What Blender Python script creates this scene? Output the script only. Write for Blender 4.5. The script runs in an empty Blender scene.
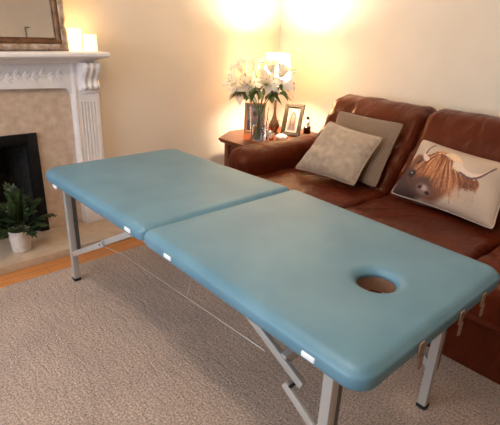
import bpy, bmesh, math, random
import numpy as np
from mathutils import Vector, Matrix
random.seed(7)
SC = bpy.context.scene
COL = SC.collection
PI = math.pi

# ------------------------------------------------------------------ helpers
def lin(r, g, b):
    f = lambda c: (c/255/12.92) if c/255 <= .04045 else ((c/255+.055)/1.055)**2.4
    return (f(r), f(g), f(b), 1)

def obj(name, bm, mat=None, parent=None, smooth=True, sharp=40):
    me = bpy.data.meshes.new(name)
    bmesh.ops.recalc_face_normals(bm, faces=bm.faces)
    bm.to_mesh(me); bm.free()
    if smooth:
        for p in me.polygons: p.use_smooth = True
        try: me.set_sharp_from_angle(angle=math.radians(sharp))
        except Exception: pass
    o = bpy.data.objects.new(name, me); COL.objects.link(o)
    if mat: me.materials.append(mat)
    if parent:
        o.parent = parent
        o.matrix_parent_inverse = parent_matrix(parent).inverted()
    return o

def parent_matrix(p):
    m = p.matrix_basis.copy()
    if p.parent: m = parent_matrix(p.parent) @ p.matrix_parent_inverse @ m
    return m

def tag(o, label, cat, group=None):
    o['label'] = label; o['category'] = cat
    if group: o['group'] = group
    return o

def thing(name, label, cat, loc=(0, 0, 0), group=None):
    o = bpy.data.objects.new(name, None); COL.objects.link(o)
    o.location = loc; o.empty_display_size = .05
    return tag(o, label, cat, group)

def struct(name, bm, mat, parent=None, smooth=False):
    o = obj(name, bm, mat, parent, smooth)
    if not parent: o['kind'] = 'structure'
    return o

def box(bm, x0, x1, y0, y1, z0, z1, bev=0, seg=2):
    vs = [bm.verts.new((x, y, z)) for x in (x0, x1) for y in (y0, y1) for z in (z0, z1)]
    F = [(0, 1, 3, 2), (4, 6, 7, 5), (0, 4, 5, 1), (2, 3, 7, 6), (0, 2, 6, 4), (1, 5, 7, 3)]
    fs = [bm.faces.new([vs[i] for i in f]) for f in F]
    if bev:
        es = list({e for f in fs for e in f.edges})
        bmesh.ops.bevel(bm, geom=es, offset=bev, segments=seg, profile=.6, affect='EDGES', clamp_overlap=True)
    return bm

def B(*a, **k): return box(bmesh.new(), *a, **k)

def frame_axes(d, up=(0, 0, 1)):
    d = Vector(d).normalized(); u = Vector(up)
    if abs(d.dot(u)) > .98: u = Vector((1, 0, 0))
    s = d.cross(u).normalized(); return d, s, s.cross(d).normalized()

def bar(bm, p, q, w, h, bev=.003, up=(0, 0, 1)):
    """rectangular bar from p to q, w across, h tall"""
    p, q = Vector(p), Vector(q); d, s, u = frame_axes(q-p, up)
    b2 = bmesh.new(); L = (q-p).length
    box(b2, -w/2, w/2, 0, L, -h/2, h/2, bev, 2)
    M = Matrix((( s.x, d.x, u.x, p.x), (s.y, d.y, u.y, p.y), (s.z, d.z, u.z, p.z), (0, 0, 0, 1)))
    bmesh.ops.transform(b2, matrix=M, verts=b2.verts)
    me = bpy.data.meshes.new('t'); b2.to_mesh(me); b2.free(); bm.from_mesh(me); bpy.data.meshes.remove(me)
    return bm

def tube(bm, pts, r, n=8, caps=True):
    pts = [Vector(p) for p in pts]
    rs = r if isinstance(r, (list, tuple)) else [r]*len(pts)
    rings = []; prev = None
    for i, p in enumerate(pts):
        d = (pts[min(i+1, len(pts)-1)] - pts[max(i-1, 0)]).normalized()
        if prev is None: _, s, u = frame_axes(d)
        else:
            s = (prev - d*prev.dot(d)).normalized(); u = s.cross(d)
        prev = s
        rings.append([bm.verts.new(p + (s*math.cos(a) + u*math.sin(a))*rs[i]) for a in [2*PI*k/n for k in range(n)]])
    for a, b in zip(rings, rings[1:]):
        for k in range(n): bm.faces.new((a[k], a[(k+1) % n], b[(k+1) % n], b[k]))
    if caps:
        bm.faces.new(rings[0][::-1]); bm.faces.new(rings[-1])
    return bm

def lathe(bm, prof, c=(0, 0, 0), n=32, cap0=True, cap1=True):
    c = Vector(c); rings = []
    for r, z in prof:
        rings.append([bm.verts.new(c + Vector((r*math.cos(2*PI*k/n), r*math.sin(2*PI*k/n), z))) for k in range(n)])
    for a, b in zip(rings, rings[1:]):
        for k in range(n): bm.faces.new((a[k], a[(k+1) % n], b[(k+1) % n], b[k]))
    if cap0: bm.faces.new(rings[0][::-1])
    if cap1: bm.faces.new(rings[-1])
    return bm

def spline(pts, k=6, closed=False):
    P = [Vector(p) for p in pts]; n = len(P); out = []
    rng = range(n) if closed else range(n-1)
    for i in rng:
        g = (lambda j: P[j % n]) if closed else (lambda j: P[max(0, min(n-1, j))])
        a, b, c, d = g(i-1), g(i), g(i+1), g(i+2)
        for s in range(k):
            t = s/k
            out.append(.5*((2*b) + (c-a)*t + (2*a-5*b+4*c-d)*t*t + (-a+3*b-3*c+d)*t**3))
    if not closed: out.append(P[-1])
    return out

def loft(bm, prof, a0, a1, axis='y', end=.05, n_end=6, mid=14, wob=None):
    """closed 2D profile extruded along an axis, both ends rounded over like an upholstered cushion.
    prof is (p, z): p is x for axis y, y for axis x"""
    pr = [Vector((p[0], p[1])) for p in prof]; N = len(pr)
    c = sum(pr, Vector((0, 0)))/N
    area = sum(pr[i].x*pr[(i+1) % N].y - pr[(i+1) % N].x*pr[i].y for i in range(N))
    nr = []
    for i in range(N):
        t = (pr[(i+1) % N]-pr[i-1]).normalized(); m = Vector((t.y, -t.x))
        nr.append(m if area > 0 else -m)
    L = a1-a0
    seq = [(a0 + end - end*math.cos(PI/2*k/n_end), end*(1-math.sin(PI/2*k/n_end))) for k in range(n_end+1)]
    seq += [(a0+end+(L-2*end)*k/mid, 0) for k in range(1, mid)]
    seq += [(a1 - (s-a0), i) for s, i in seq[:n_end+1][::-1]]
    rings = []
    for s, ins in seq:
        ring = []
        for i in range(N):
            q = pr[i] - nr[i]*ins
            if wob: q = q + nr[i]*wob(s, i/N, q)
            ring.append(bm.verts.new((q.x, s, q.y) if axis == 'y' else (s, q.x, q.y)))
        rings.append(ring)
    for a, b in zip(rings, rings[1:]):
        for k in range(N): bm.faces.new((a[k], a[(k+1) % N], b[(k+1) % N], b[k]))
    bm.faces.new(rings[0][::-1]); bm.faces.new(rings[-1])
    return bm

# ------------------------------------------------------------------ materials
def mat(name, col, rough=.6, metal=0, spec=.5, **k):
    m = bpy.data.materials.new(name); m.use_nodes = True
    nt = m.node_tree; b = nt.nodes['Principled BSDF']
    b.inputs['Base Color'].default_value = col
    b.inputs['Roughness'].default_value = rough; b.inputs['Metallic'].default_value = metal
    b.inputs['Specular IOR Level'].default_value = spec
    for kk, v in k.items():
        b.inputs[kk.replace('_', ' ')].default_value = v
    return m

def noise_mat(name, c1, c2, scale, rough=.6, bump=0, bscale=None, detail=4, lo=.35, hi=.65, metal=0, spec=.5, dist=.02, stretch=None, **k):
    m = mat(name, c1, rough, metal, spec, **k); nt = m.node_tree; N = nt.nodes; L = nt.links; b = N['Principled BSDF']
    tc = N.new('ShaderNodeTexCoord'); src = tc.outputs['Object']
    if stretch:
        mp = N.new('ShaderNodeMapping'); mp.inputs['Scale'].default_value = stretch
        L.new(src, mp.inputs['Vector']); src = mp.outputs['Vector']
    n = N.new('ShaderNodeTexNoise'); n.inputs['Scale'].default_value = scale; n.inputs['Detail'].default_value = detail
    L.new(src, n.inputs['Vector'])
    r = N.new('ShaderNodeValToRGB'); r.color_ramp.elements[0].position = lo; r.color_ramp.elements[1].position = hi
    r.color_ramp.elements[0].color = c1; r.color_ramp.elements[1].color = c2
    L.new(n.outputs['Fac'], r.inputs['Fac']); L.new(r.outputs['Color'], b.inputs['Base Color'])
    if bump:
        n2 = N.new('ShaderNodeTexNoise'); n2.inputs['Scale'].default_value = bscale or scale; n2.inputs['Detail'].default_value = detail
        L.new(src, n2.inputs['Vector'])
        bp = N.new('ShaderNodeBump'); bp.inputs['Strength'].default_value = bump; bp.inputs['Distance'].default_value = dist
        L.new(n2.outputs['Fac'], bp.inputs['Height']); L.new(bp.outputs['Normal'], b.inputs['Normal'])
    return m

def glass_mat(name, tint=(1, 1, 1, 1), refl=.12):
    m = bpy.data.materials.new(name); m.use_nodes = True; nt = m.node_tree; N = nt.nodes; L = nt.links
    N.remove(N['Principled BSDF']); out = N['Material Output']
    t = N.new('ShaderNodeBsdfTransparent'); t.inputs['Color'].default_value = tint
    g = N.new('ShaderNodeBsdfGlossy'); g.inputs['Roughness'].default_value = .05
    f = N.new('ShaderNodeFresnel'); f.inputs['IOR'].default_value = 1.45
    mx = N.new('ShaderNodeMixShader')
    L.new(f.outputs['Fac'], mx.inputs['Fac']); L.new(t.outputs[0], mx.inputs[1]); L.new(g.outputs[0], mx.inputs[2])
    L.new(mx.outputs[0], out.inputs['Surface'])
    return m

M_wall = noise_mat('cream_wall_paint', lin(226, 212, 194), lin(231, 217, 200), 3, .85, .05, 60, dist=.002)
M_ceil = mat('white_ceiling_paint', lin(238, 232, 222), .9)
M_white = noise_mat('white_gloss_paint', lin(232, 224, 222), lin(238, 231, 229), 8, .4)
M_base = mat('white_skirting_paint', lin(232, 226, 218), .45)
M_marble = noise_mat('beige_marble', lin(190, 162, 140), lin(216, 193, 172), 22, .3, detail=8, lo=.3, hi=.7)
M_hearth = noise_mat('beige_marble_slab', lin(186, 160, 136), lin(206, 184, 160), 18, .28, detail=8, lo=.3, hi=.7)
M_black = noise_mat('black_cast_iron', lin(8, 7, 7), lin(15, 14, 14), 40, .6, spec=.25)
M_soot = noise_mat('sooty_firebrick', lin(14, 11, 10), lin(32, 26, 23), 30, .9, .5, 40)
M_coal = noise_mat('coal', lin(12, 12, 12), lin(44, 38, 34), 30, .85, .6, 50)
M_alu = mat('brushed_aluminium', lin(190, 186, 182), .4, .35)
M_aludark = mat('grey_steel', lin(104, 98, 94), .5, .4)
M_rubber = mat('black_rubber', lin(22, 22, 22), .7)
M_tab = mat('white_plastic', lin(238, 240, 242), .4)
M_cable = mat('steel_cable', lin(205, 200, 195), .35, .6)
M_strap = noise_mat('tan_strap', lin(128, 98, 78), lin(150, 118, 96), 90, .7)
M_under = mat('plywood_board', lin(132, 98, 78), .7)
M_wax = mat('candle_wax', lin(255, 238, 200), .5)
M_wick = mat('burnt_wick', lin(30, 24, 20), .9)
M_pot = noise_mat('chalky_white_pot', lin(205, 190, 180), lin(226, 213, 203), 25, .75, .1, 60)
M_soil = noise_mat('dark_soil', lin(24, 17, 12), lin(48, 36, 26), 90, .95, .6, 120)
M_leaf = noise_mat('deep_green_leaf', lin(30, 44, 22), lin(58, 78, 38), 14, .5)
M_stem = mat('green_stem', lin(74, 92, 44), .55)
M_lleaf = noise_mat('lily_leaf', lin(58, 74, 24), lin(88, 100, 40), 20, .4)
def petal_mat():
    m = bpy.data.materials.new('white_petal'); m.use_nodes = True; nt = m.node_tree; N = nt.nodes; L = nt.links
    p = N['Principled BSDF']; p.inputs['Base Color'].default_value = lin(252, 248, 242); p.inputs['Roughness'].default_value = .5
    b = N.new('ShaderNodeBsdfTranslucent'); b.inputs['Color'].default_value = lin(250, 244, 232)
    mx = N.new('ShaderNodeMixShader'); mx.inputs['Fac'].default_value = .5
    L.new(p.outputs[0], mx.inputs[1]); L.new(b.outputs[0], mx.inputs[2]); L.new(mx.outputs[0], N['Material Output'].inputs['Surface']); return m
M_petal = petal_mat()
M_anther = mat('rust_anther', lin(110, 70, 30), .8)
M_filament = mat('pale_green_filament', lin(214, 218, 160), .6)
M_glass = glass_mat('clear_glass', (.97, .97, .95, 1))
M_water = mat('vase_water', (.97, .97, .94, 1), .0, Transmission_Weight=1.0, IOR=1.33)
M_vase = mat('vase_glass', (.98, .98, .97, 1), .0, Transmission_Weight=1.0, IOR=1.45)
M_pane = glass_mat('window_glass')
M_bronze = noise_mat('aged_brass', lin(96, 66, 40), lin(126, 90, 56), 14, .35, metal=.6)
M_mirror = mat('mirror_glass', (.96, .96, .94, 1), .02, 1)
M_reed = mat('dark_reed', lin(58, 42, 30), .8)
M_label = mat('white_label', lin(238, 232, 222), .6)
M_ink = mat('black_print', lin(28, 24, 22), .6)
M_shell = noise_mat('white_shell', lin(236, 222, 206), lin(206, 186, 168), 40, .5)
M_darkglass = mat('dark_brown_glass', lin(44, 24, 12), .12)
M_cap = mat('silver_cap', lin(200, 196, 190), .25, .9)
M_mat_board = mat('cream_mount_board', lin(176, 160, 140), .8)
M_back = mat('brown_backing', lin(90, 66, 46), .8)

def wood_mat(name, c1, c2, along='y', rough=.35, sc=1.0):
    st = {'x': (1.2*sc, 14*sc, 14*sc), 'y': (14*sc, 1.2*sc, 14*sc), 'z': (14*sc, 14*sc, 1.2*sc)}[along]
    return noise_mat(name, c1, c2, 3.2, rough, .06, 6, detail=6, lo=.3, hi=.7, stretch=st, dist=.003)
M_oak = wood_mat('honey_oak', lin(176, 104, 48), lin(206, 134, 70), 'x')
M_table = wood_mat('polished_pine', lin(98, 40, 6), lin(126, 57, 12), 'y', .34)
M_table.node_tree.nodes['Principled BSDF'].inputs['Specular IOR Level'].default_value = .25
M_tleg = wood_mat('polished_pine_leg', lin(98, 44, 18), lin(122, 58, 26), 'z')
M_frame1 = wood_mat('light_wood_frame', lin(150, 104, 66), lin(176, 128, 86), 'z')
M_frame2 = noise_mat('bronze_frame', lin(58, 44, 28), lin(86, 66, 44), 20, .4, metal=.35)

# floorboards: planks running along x with dark joints
def floor_mat():
    m = wood_mat('oak_floorboards', lin(186, 116, 60), lin(212, 142, 82), 'x', .3)
    nt = m.node_tree; N = nt.nodes; L = nt.links; b = N['Principled BSDF']
    br = N.new('ShaderNodeTexBrick'); tc = N.new('ShaderNodeTexCoord')
    br.inputs['Color1'].default_value = (1, 1, 1, 1); br.inputs['Color2'].default_value = (.86, .83, .8, 1); br.inputs['Mortar'].default_value = (.3, .22, .16, 1)
    br.inputs['Scale'].default_value = 1; br.inputs['Mortar Size'].default_value = .0012; br.inputs['Brick Width'].default_value = 1.4; br.inputs['Row Height'].default_value = .125
    L.new(tc.outputs['Object'], br.inputs['Vector'])
    mx = N.new('ShaderNodeMix'); mx.data_type = 'RGBA'; mx.blend_type = 'MULTIPLY'; mx.inputs[0].default_value = 1
    src = b.inputs['Base Color'].links[0].from_socket
    L.new(src, mx.inputs[6]); L.new(br.outputs['Color'], mx.inputs[7]); L.new(mx.outputs[2], b.inputs['Base Color'])
    return m
M_floor = floor_mat()

def carpet_mat():
    m = mat('beige_carpet_pile', lin(180, 156, 136), 1.0, spec=.1); nt = m.node_tree; N = nt.nodes; L = nt.links; b = N['Principled BSDF']
    b.inputs['Sheen Weight'].default_value = .15
    tc = N.new('ShaderNodeTexCoord')
    fine = N.new('ShaderNodeTexNoise'); fine.inputs['Scale'].default_value = 125; fine.inputs['Detail'].default_value = 5; fine.inputs['Roughness'].default_value = .65
    big = N.new('ShaderNodeTexNoise'); big.inputs['Scale'].default_value = 2.6; big.inputs['Detail'].default_value = 5; big.inputs['Distortion'].default_value = .6
    for n in (fine, big): L.new(tc.outputs['Object'], n.inputs['Vector'])
    r = N.new('ShaderNodeValToRGB'); e = r.color_ramp.elements
    e[0].position = .3; e[0].color = lin(134, 108, 94); e[1].position = .66; e[1].color = lin(240, 216, 200)
    L.new(fine.outputs['Fac'], r.inputs['Fac'])
    r2 = N.new('ShaderNodeValToRGB'); r2.color_ramp.elements[0].position = .35; r2.color_ramp.elements[1].position = .65
    r2.color_ramp.elements[0].color = (.84, .84, .84, 1); r2.color_ramp.elements[1].color = (1, 1, 1, 1)
    L.new(big.outputs['Fac'], r2.inputs['Fac'])
    mx = N.new('ShaderNodeMix'); mx.data_type = 'RGBA'; mx.blend_type = 'MULTIPLY'; mx.inputs[0].default_value = 1
    L.new(r.outputs['Color'], mx.inputs[6]); L.new(r2.outputs['Color'], mx.inputs[7]); L.new(mx.outputs[2], b.inputs['Base Color'])
    bp = N.new('ShaderNodeBump'); bp.inputs['Strength'].default_value = .9; bp.inputs['Distance'].default_value = .012
    cl = N.new('ShaderNodeTexNoise'); cl.inputs['Scale'].default_value = 1; cl.inputs['Detail'].default_value = 4; cl.inputs['Distortion'].default_value = .8
    mp = N.new('ShaderNodeMapping'); mp.inputs['Rotation'].default_value = (0, 0, .7); mp.inputs['Scale'].default_value = (34, 11, 20)
    L.new(tc.outputs['Object'], mp.inputs['Vector']); L.new(mp.outputs['Vector'], cl.inputs['Vector'])
    b3 = N.new('ShaderNodeBump'); b3.inputs['Strength'].default_value = .6; b3.inputs['Distance'].default_value = .02
    L.new(cl.outputs['Fac'], b3.inputs['Height']); L.new(b3.outputs['Normal'], bp.inputs['Normal'])
    L.new(fine.outputs['Fac'], bp.inputs['Height']); L.new(bp.outputs['Normal'], b.inputs['Normal'])
    return m
M_carpet = carpet_mat()

def leather_mat():
    m = noise_mat('chestnut_leather', lin(72, 25, 12), lin(92, 35, 17), 3.5, .34, detail=5, lo=.3, hi=.7, spec=.25, Specular_Tint=(1, .72, .52, 1))
    nt = m.node_tree; N = nt.nodes; L = nt.links; b = N['Principled BSDF']
    tc = N.new('ShaderNodeTexCoord')
    mp = N.new('ShaderNodeMapping'); mp.inputs['Scale'].default_value = (5, 9, 4); L.new(tc.outputs['Object'], mp.inputs['Vector'])
    w = N.new('ShaderNodeTexNoise'); w.inputs['Scale'].default_value = 1.1; w.inputs['Detail'].default_value = 3; w.inputs['Distortion'].default_value = 1.0
    L.new(mp.outputs['Vector'], w.inputs['Vector'])
    g = N.new('ShaderNodeTexNoise'); g.inputs['Scale'].default_value = 220; g.inputs['Detail'].default_value = 3; L.new(tc.outputs['Object'], g.inputs['Vector'])
    b1 = N.new('ShaderNodeBump'); b1.inputs['Strength'].default_value = .5; b1.inputs['Distance'].default_value = .035
    b2 = N.new('ShaderNodeBump'); b2.inputs['Strength'].default_value = .12; b2.inputs['Distance'].default_value = .003
    L.new(w.outputs['Fac'], b1.inputs['Height']); L.new(g.outputs['Fac'], b2.inputs['Height'])
    L.new(b1.outputs['Normal'], b2.inputs['Normal']); L.new(b2.outputs['Normal'], b.inputs['Normal'])
    return m
M_leather = leather_mat()
M_vinyl = noise_mat('blue_vinyl', lin(90, 130, 150), lin(100, 140, 159), 5, .42, .12, 240, detail=6, dist=.002, spec=.5)

def velvet_mat():
    m = noise_mat('beige_velvet', lin(152, 130, 108), lin(184, 161, 138), 30, .85, .5, 38, detail=6, lo=.25, hi=.75, dist=.01, Sheen_Weight=.35)
    return m
M_velvet = velvet_mat()
M_vpipe = mat('beige_velvet_piping', lin(166, 142, 118), .8)
def cord_mat():
    m = mat('taupe_corduroy', lin(140, 110, 84), .9, Sheen_Weight=.2); nt = m.node_tree; N = nt.nodes; L = nt.links; b = N['Principled BSDF']
    tc = N.new('ShaderNodeTexCoord'); w = N.new('ShaderNodeTexWave'); w.inputs['Scale'].default_value = 26; w.bands_direction = 'Y'; w.inputs['Distortion'].default_value = .3
    L.new(tc.outputs['Object'], w.inputs['Vector'])
    r = N.new('ShaderNodeValToRGB'); r.color_ramp.elements[0].color = lin(112, 90, 72); r.color_ramp.elements[1].color = lin(134, 110, 90)
    L.new(w.outputs['Fac'], r.inputs['Fac']); L.new(r.outputs['Color'], b.inputs['Base Color'])
    bp = N.new('ShaderNodeBump'); bp.inputs['Strength'].default_value = .4; bp.inputs['Distance'].default_value = .004
    L.new(w.outputs['Fac'], bp.inputs['Height']); L.new(bp.outputs['Normal'], b.inputs['Normal'])
    return m
M_cord = cord_mat()
M_linen = mat('cream_linen', lin(214, 190, 168), .85)
M_lpipe = mat('grey_linen_edge', lin(196, 176, 160), .85)
M_gilt = noise_mat('worn_gilt', lin(78, 48, 26), lin(120, 82, 50), 24, .45, .3, 40, metal=.35, detail=6)
M_silverleaf = noise_mat('worn_silver_leaf', lin(128, 98, 72), lin(196, 178, 164), 22, .4, .5, 40, metal=.3, detail=7, lo=.35, hi=.7)
M_giltdark = noise_mat('dark_bole', lin(66, 38, 20), lin(104, 66, 38), 30, .5, metal=.2)

def attr_mat(name, rough=.85):
    m = mat(name, (1, 1, 1, 1), rough); N = m.node_tree.nodes
    a = N.new('ShaderNodeVertexColor'); a.layer_name = 'print'
    m.node_tree.links.new(a.outputs['Color'], N['Principled BSDF'].inputs['Base Color'])
    return m

# ------------------------------------------------------------------ dimensions (metres)
WX, WL, WB, WF, CZ = 2.20, -2.7, 2.45, -2.4, 2.42     # right wall, left wall, chimney wall, wall behind the viewer, ceiling

# ------------------------------------------------------------------ room shell
struct('floor', B(WL-.1, WX+.1, WF-.1, WB+.1, -.11, -.012), M_floor)
struct('ceiling', B(WL-.1, WX+.1, WF-.1, WB+.1, CZ, CZ+.1), M_ceil)
struct('wall_right', B(WX, WX+.1, WF-.1, WB+.1, -.012, CZ), M_wall)
FX0, FX1, FZ1 = -.345, .145, .63                       # chimney opening
bm = bmesh.new()
box(bm, WL-.1, FX0, WB, WB+.12, -.012, CZ); box(bm, FX1, WX, WB, WB+.12, -.012, CZ); box(bm, FX0, FX1, WB, WB+.12, FZ1, CZ)
struct('wall_back', bm, M_wall)
struct('wall_front', B(WL-.1, WX, WF-.1, WF, -.012, CZ), M_wall)
wy0, wy1, wz0, wz1 = -.3, 2.1, .75, 2.15
bm = bmesh.new()
box(bm, WL-.1, WL, WF, wy0, -.012, CZ); box(bm, WL-.1, WL, wy1, WB, -.012, CZ)
box(bm, WL-.1, WL, wy0, wy1, -.012, wz0); box(bm, WL-.1, WL, wy0, wy1, wz1, CZ)
struct('wall_left', bm, M_wall)
bm = bmesh.new()
for y in (wy0+.03, .5, 1.3, wy1-.03): box(bm, WL-.08, WL-.02, y-.03, y+.03, wz0, wz1, .004)
for z in (wz0+.03, wz1-.03): box(bm, WL-.08, WL-.02, wy0, wy1, z-.03, z+.03, .004)
win = struct('window_1', bm, M_base)
struct('window_glass', B(WL-.053, WL-.047, wy0+.05, wy1-.05, wz0+.05, wz1-.05), M_pane, win)
struct('window_sill', B(WL-.02, WL+.12, wy0-.06, wy1+.06, wz0-.03, wz0, .006), M_base, win)
struct('baseboard_back', B(.60, WX, WB-.018, WB, -.012, .11, .005), M_base)
struct('baseboard_right', B(WX-.018, WX, WF, WB-.02, -.012, .11, .005), M_base)

# rug
bm = bmesh.new(); box(bm, -2.3, 1.018, -2.0, 1.908, -.0115, 0, .004)
rug = obj('rug', bm, M_carpet)
tag(rug, 'beige deep-pile carpet rug covering the floor under the massage table', 'rug')

# ------------------------------------------------------------------ fireplace
t = thing('fireplace_surround', 'white painted wooden fireplace surround with mantel shelf and fluted pilasters', 'fireplace', (-.1, 2.40, .035))
def prism_x(bm, prof, x0, x1):
    """(y, z) profile extruded along x"""
    a = [bm.verts.new((x0, p[0], p[1])) for p in prof]; b = [bm.verts.new((x1, p[0], p[1])) for p in prof]
    n = len(prof)
    for i in range(n): bm.faces.new((a[i], a[(i+1) % n], b[(i+1) % n], b[i]))
    bm.faces.new(a[::-1]); bm.faces.new(b); return bm
CX = -.1; HW = .655                                       # centre and half width
# mantel shelf: moulded slab returning at both ends
def shelf_bm():
    bm = bmesh.new(); rings = []
    prof = [(.115, 1.035), (.10, 1.045), (.085, 1.05), (.07, 1.058), (.05, 1.064), (.03, 1.066), (.012, 1.070), (.006, 1.076), (0, 1.08), (0, 1.094), (.006, 1.10)]
    X0, X1, Y0, Y1 = CX-HW-.02, CX+HW+.015, 2.207, WB
    for ins, z in prof:
        k = ins*.62
        rings.append([bm.verts.new(v) for v in ((X0+k, Y1, z), (X0+k, Y0+ins, z), (X1-k, Y0+ins, z), (X1-k, Y1, z))])
    for a, b in zip(rings, rings[1:]):
        for i in range(4): bm.faces.new((a[i], a[(i+1) % 4], b[(i+1) % 4], b[i]))
    bm.faces.new(rings[0][::-1]); bm.faces.new(rings[-1]); return bm
obj('mantel_shelf', shelf_bm(), M_white, t, sharp=25)
# frieze board with a slightly arched, round-cornered lower edge
bm = bmesh.new(); N = 40; xl, xr = CX-.495, CX+.495
pts = []
for i in range(N+1):
    u = i/N; x = xl+(xr-xl)*u
    e = min(u, 1-u)*(xr-xl); z = .893 + .012*math.sin(PI*u)
    if e < .05: z = .893 - .045*(1-math.sqrt(max(0, 1-((.05-e)/.05)**2))) + .012*math.sin(PI*u)
    pts.append((x, z))
lo = [bm.verts.new((x, 2.365, z)) for x, z in pts]; hi = [bm.verts.new((x, 2.365, 1.04)) for x, z in pts]
lob = [bm.verts.new((x, 2.4015, z)) for x, z in pts]; hib = [bm.verts.new((x, 2.4015, 1.04)) for x, z in pts]
for i in range(N):
    bm.faces.new((lo[i], lo[i+1], hi[i+1], hi[i])); bm.faces.new((lob[i], hib[i], hib[i+1], lob[i+1]))
    bm.faces.new((lo[i], lob[i], lob[i+1], lo[i+1])); bm.faces.new((hi[i], hi[i+1], hib[i+1], hib[i]))
bm.faces.new((lo[0], hi[0], hib[0], lob[0])); bm.faces.new((lo[-1], lob[-1], hib[-1], hi[-1]))
obj('frieze', bm, M_white, t, sharp=30)
# carved garland: leaf sprigs with a wavy stem
bm = bmesh.new()
def leaf_blob(bm, c, ang, ln, wd, th):
    ca, sa = math.cos(ang), math.sin(ang); n = 8
    rings = []
    for i in range(n+1):
        u = i/n; w = wd*math.sin(PI*min(1, u*.93+.04))**.8; h = th*math.sin(PI*u)*.9+.001
        p = Vector((c[0]+ca*ln*(u-.5), 2.366, c[1]+sa*ln*(u-.5))); s = Vector((-sa, 0, ca))
        rings.append([bm.verts.new(p+s*w), bm.verts.new(p+s*w*.4+Vector((0, -h, 0))), bm.verts.new(p+Vector((0, -h*.45, 0))), bm.verts.new(p-s*w*.4+Vector((0, -h, 0))), bm.verts.new(p-s*w)])
    for a, b in zip(rings, rings[1:]):
        for k in range(4): bm.faces.new((a[k], a[k+1], b[k+1], b[k]))
for s in (-1, 1):
    tube(bm, [(CX+s*(.02+.39*i/24), 2.366, .968+.008*math.sin(i*.9)) for i in range(25)], .004, 6)
    for i in range(9):
        x = CX+s*(.05+.045*i); z = .968+.008*math.sin(i*2.4)
        for da in (.9, -.9): leaf_blob(bm, (x+s*.012, z+.014*(1 if da > 0 else -1)), (PI if s < 0 else 0)+da*s, .046, .011, .006)
        leaf_blob(bm, (x+s*.026, z), PI if s < 0 else 0, .03, .008, .006)
obj('carved_garland', bm, M_white, t, sharp=60)
# pilasters, corbels, plinths
for s in (1, -1):
    x0, x1 = (CX+.49, CX+HW) if s > 0 else (CX-HW, CX-.49)
    bm = bmesh.new(); pr = []
    # plan profile with flutes, extruded in z
    nfl = 5; fx0, fx1 = x0+.045, x1-.022; w = (fx1-fx0)/nfl
    def ring(z, depth):
        pl = [(x0, 2.45), (x0, 2.365), (x0+.012, 2.358), (x0+.02, 2.358), (x0+.026, 2.364), (x0+.034, 2.364)]
        for k in range(nfl):
            a = fx0+k*w
            pl.append((a+.002, 2.362))
            for q in range(1, 6): pl.append((a+.002+(w-.007)*q/6, 2.362+depth*math.sin(PI*q/6)))
            pl.append((a+w-.005, 2.362))
        pl += [(x1-.012, 2.362), (x1, 2.366), (x1, 2.45)]
        return [bm.verts.new((x, y, z)) for x, y in pl]
    R = [ring(z, d) for z, d in ((.035, 0), (.2, 0), (.21, .009), (.80, .009), (.81, 0), (1.04, 0))]
    n = len(R[0])
    for a, b in zip(R, R[1:]):
        for i in range(n): bm.faces.new((a[i], a[(i+1) % n], b[(i+1) % n], b[i]))
    bm.faces.new(R[0][::-1]); bm.faces.new(R[-1])
    pil = obj('pilaster', bm, M_white, t, sharp=35)
    bm = bmesh.new(); box(bm, x0-.006, x1+.006, 2.340, 2.45, .035, .165, .004); box(bm, x0-.002, x1+.002, 2.35, 2.45, .165, .18, .005)
    obj('plinth', bm, M_white, pil, sharp=35)
    # scrolled corbel with two grooves
    bm = bmesh.new(); cx0, cx1 = x0+.045, x1-.012
    side = spline([(2.275, 1.04), (2.268, 1.015), (2.282, .985), (2.308, .955), (2.318, .925), (2.312, .90), (2.322, .885), (2.345, .878)], 4)
    nx = 19; G = []
    for i in range(nx):
        u = i/(nx-1); x = cx0+(cx1-cx0)*u
        g = .5-.5*math.cos(u*PI*6)           # three ribs
        G.append([bm.verts.new((x, p.x + .011*(1-g), p.y)) for p in side] + [bm.verts.new((x, 2.37, .878)), bm.verts.new((x, 2.37, 1.04))])
    m = len(G[0])
    for a, b in zip(G, G[1:]):
        for k in range(m): bm.faces.new((a[k], a[(k+1) % m], b[(k+1) % m], b[k]))
    bm.faces.new(G[0][::-1]); bm.faces.new(G[-1])
    box(bm, cx0+.015, cx1-.015, 2.345, 2.37, .862, .882, .004)
    obj('corbel', bm, M_white, pil, sharp=50)

bm = bmesh.new(); yb0, yb1 = 2.402, 2.449
box(bm, CX-.49, FX0, yb0, yb1, .036, 1.03); box(bm, FX1, CX+.489, yb0, yb1, .036, 1.03); box(bm, FX0, FX1, yb0, yb1, FZ1, 1.03)
bp_ = obj('marble_back_panel', bm, M_marble, smooth=False)
tag(bp_, 'mottled beige marble panel around the black fire opening, inside the white surround', 'fireplace panel')
h = obj('hearth_slab', B(-.98, .74, 2.057, 2.449, -.0115, .035, .004), M_hearth)
tag(h, 'low beige marble hearth slab in front of the fireplace', 'hearth')

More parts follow.
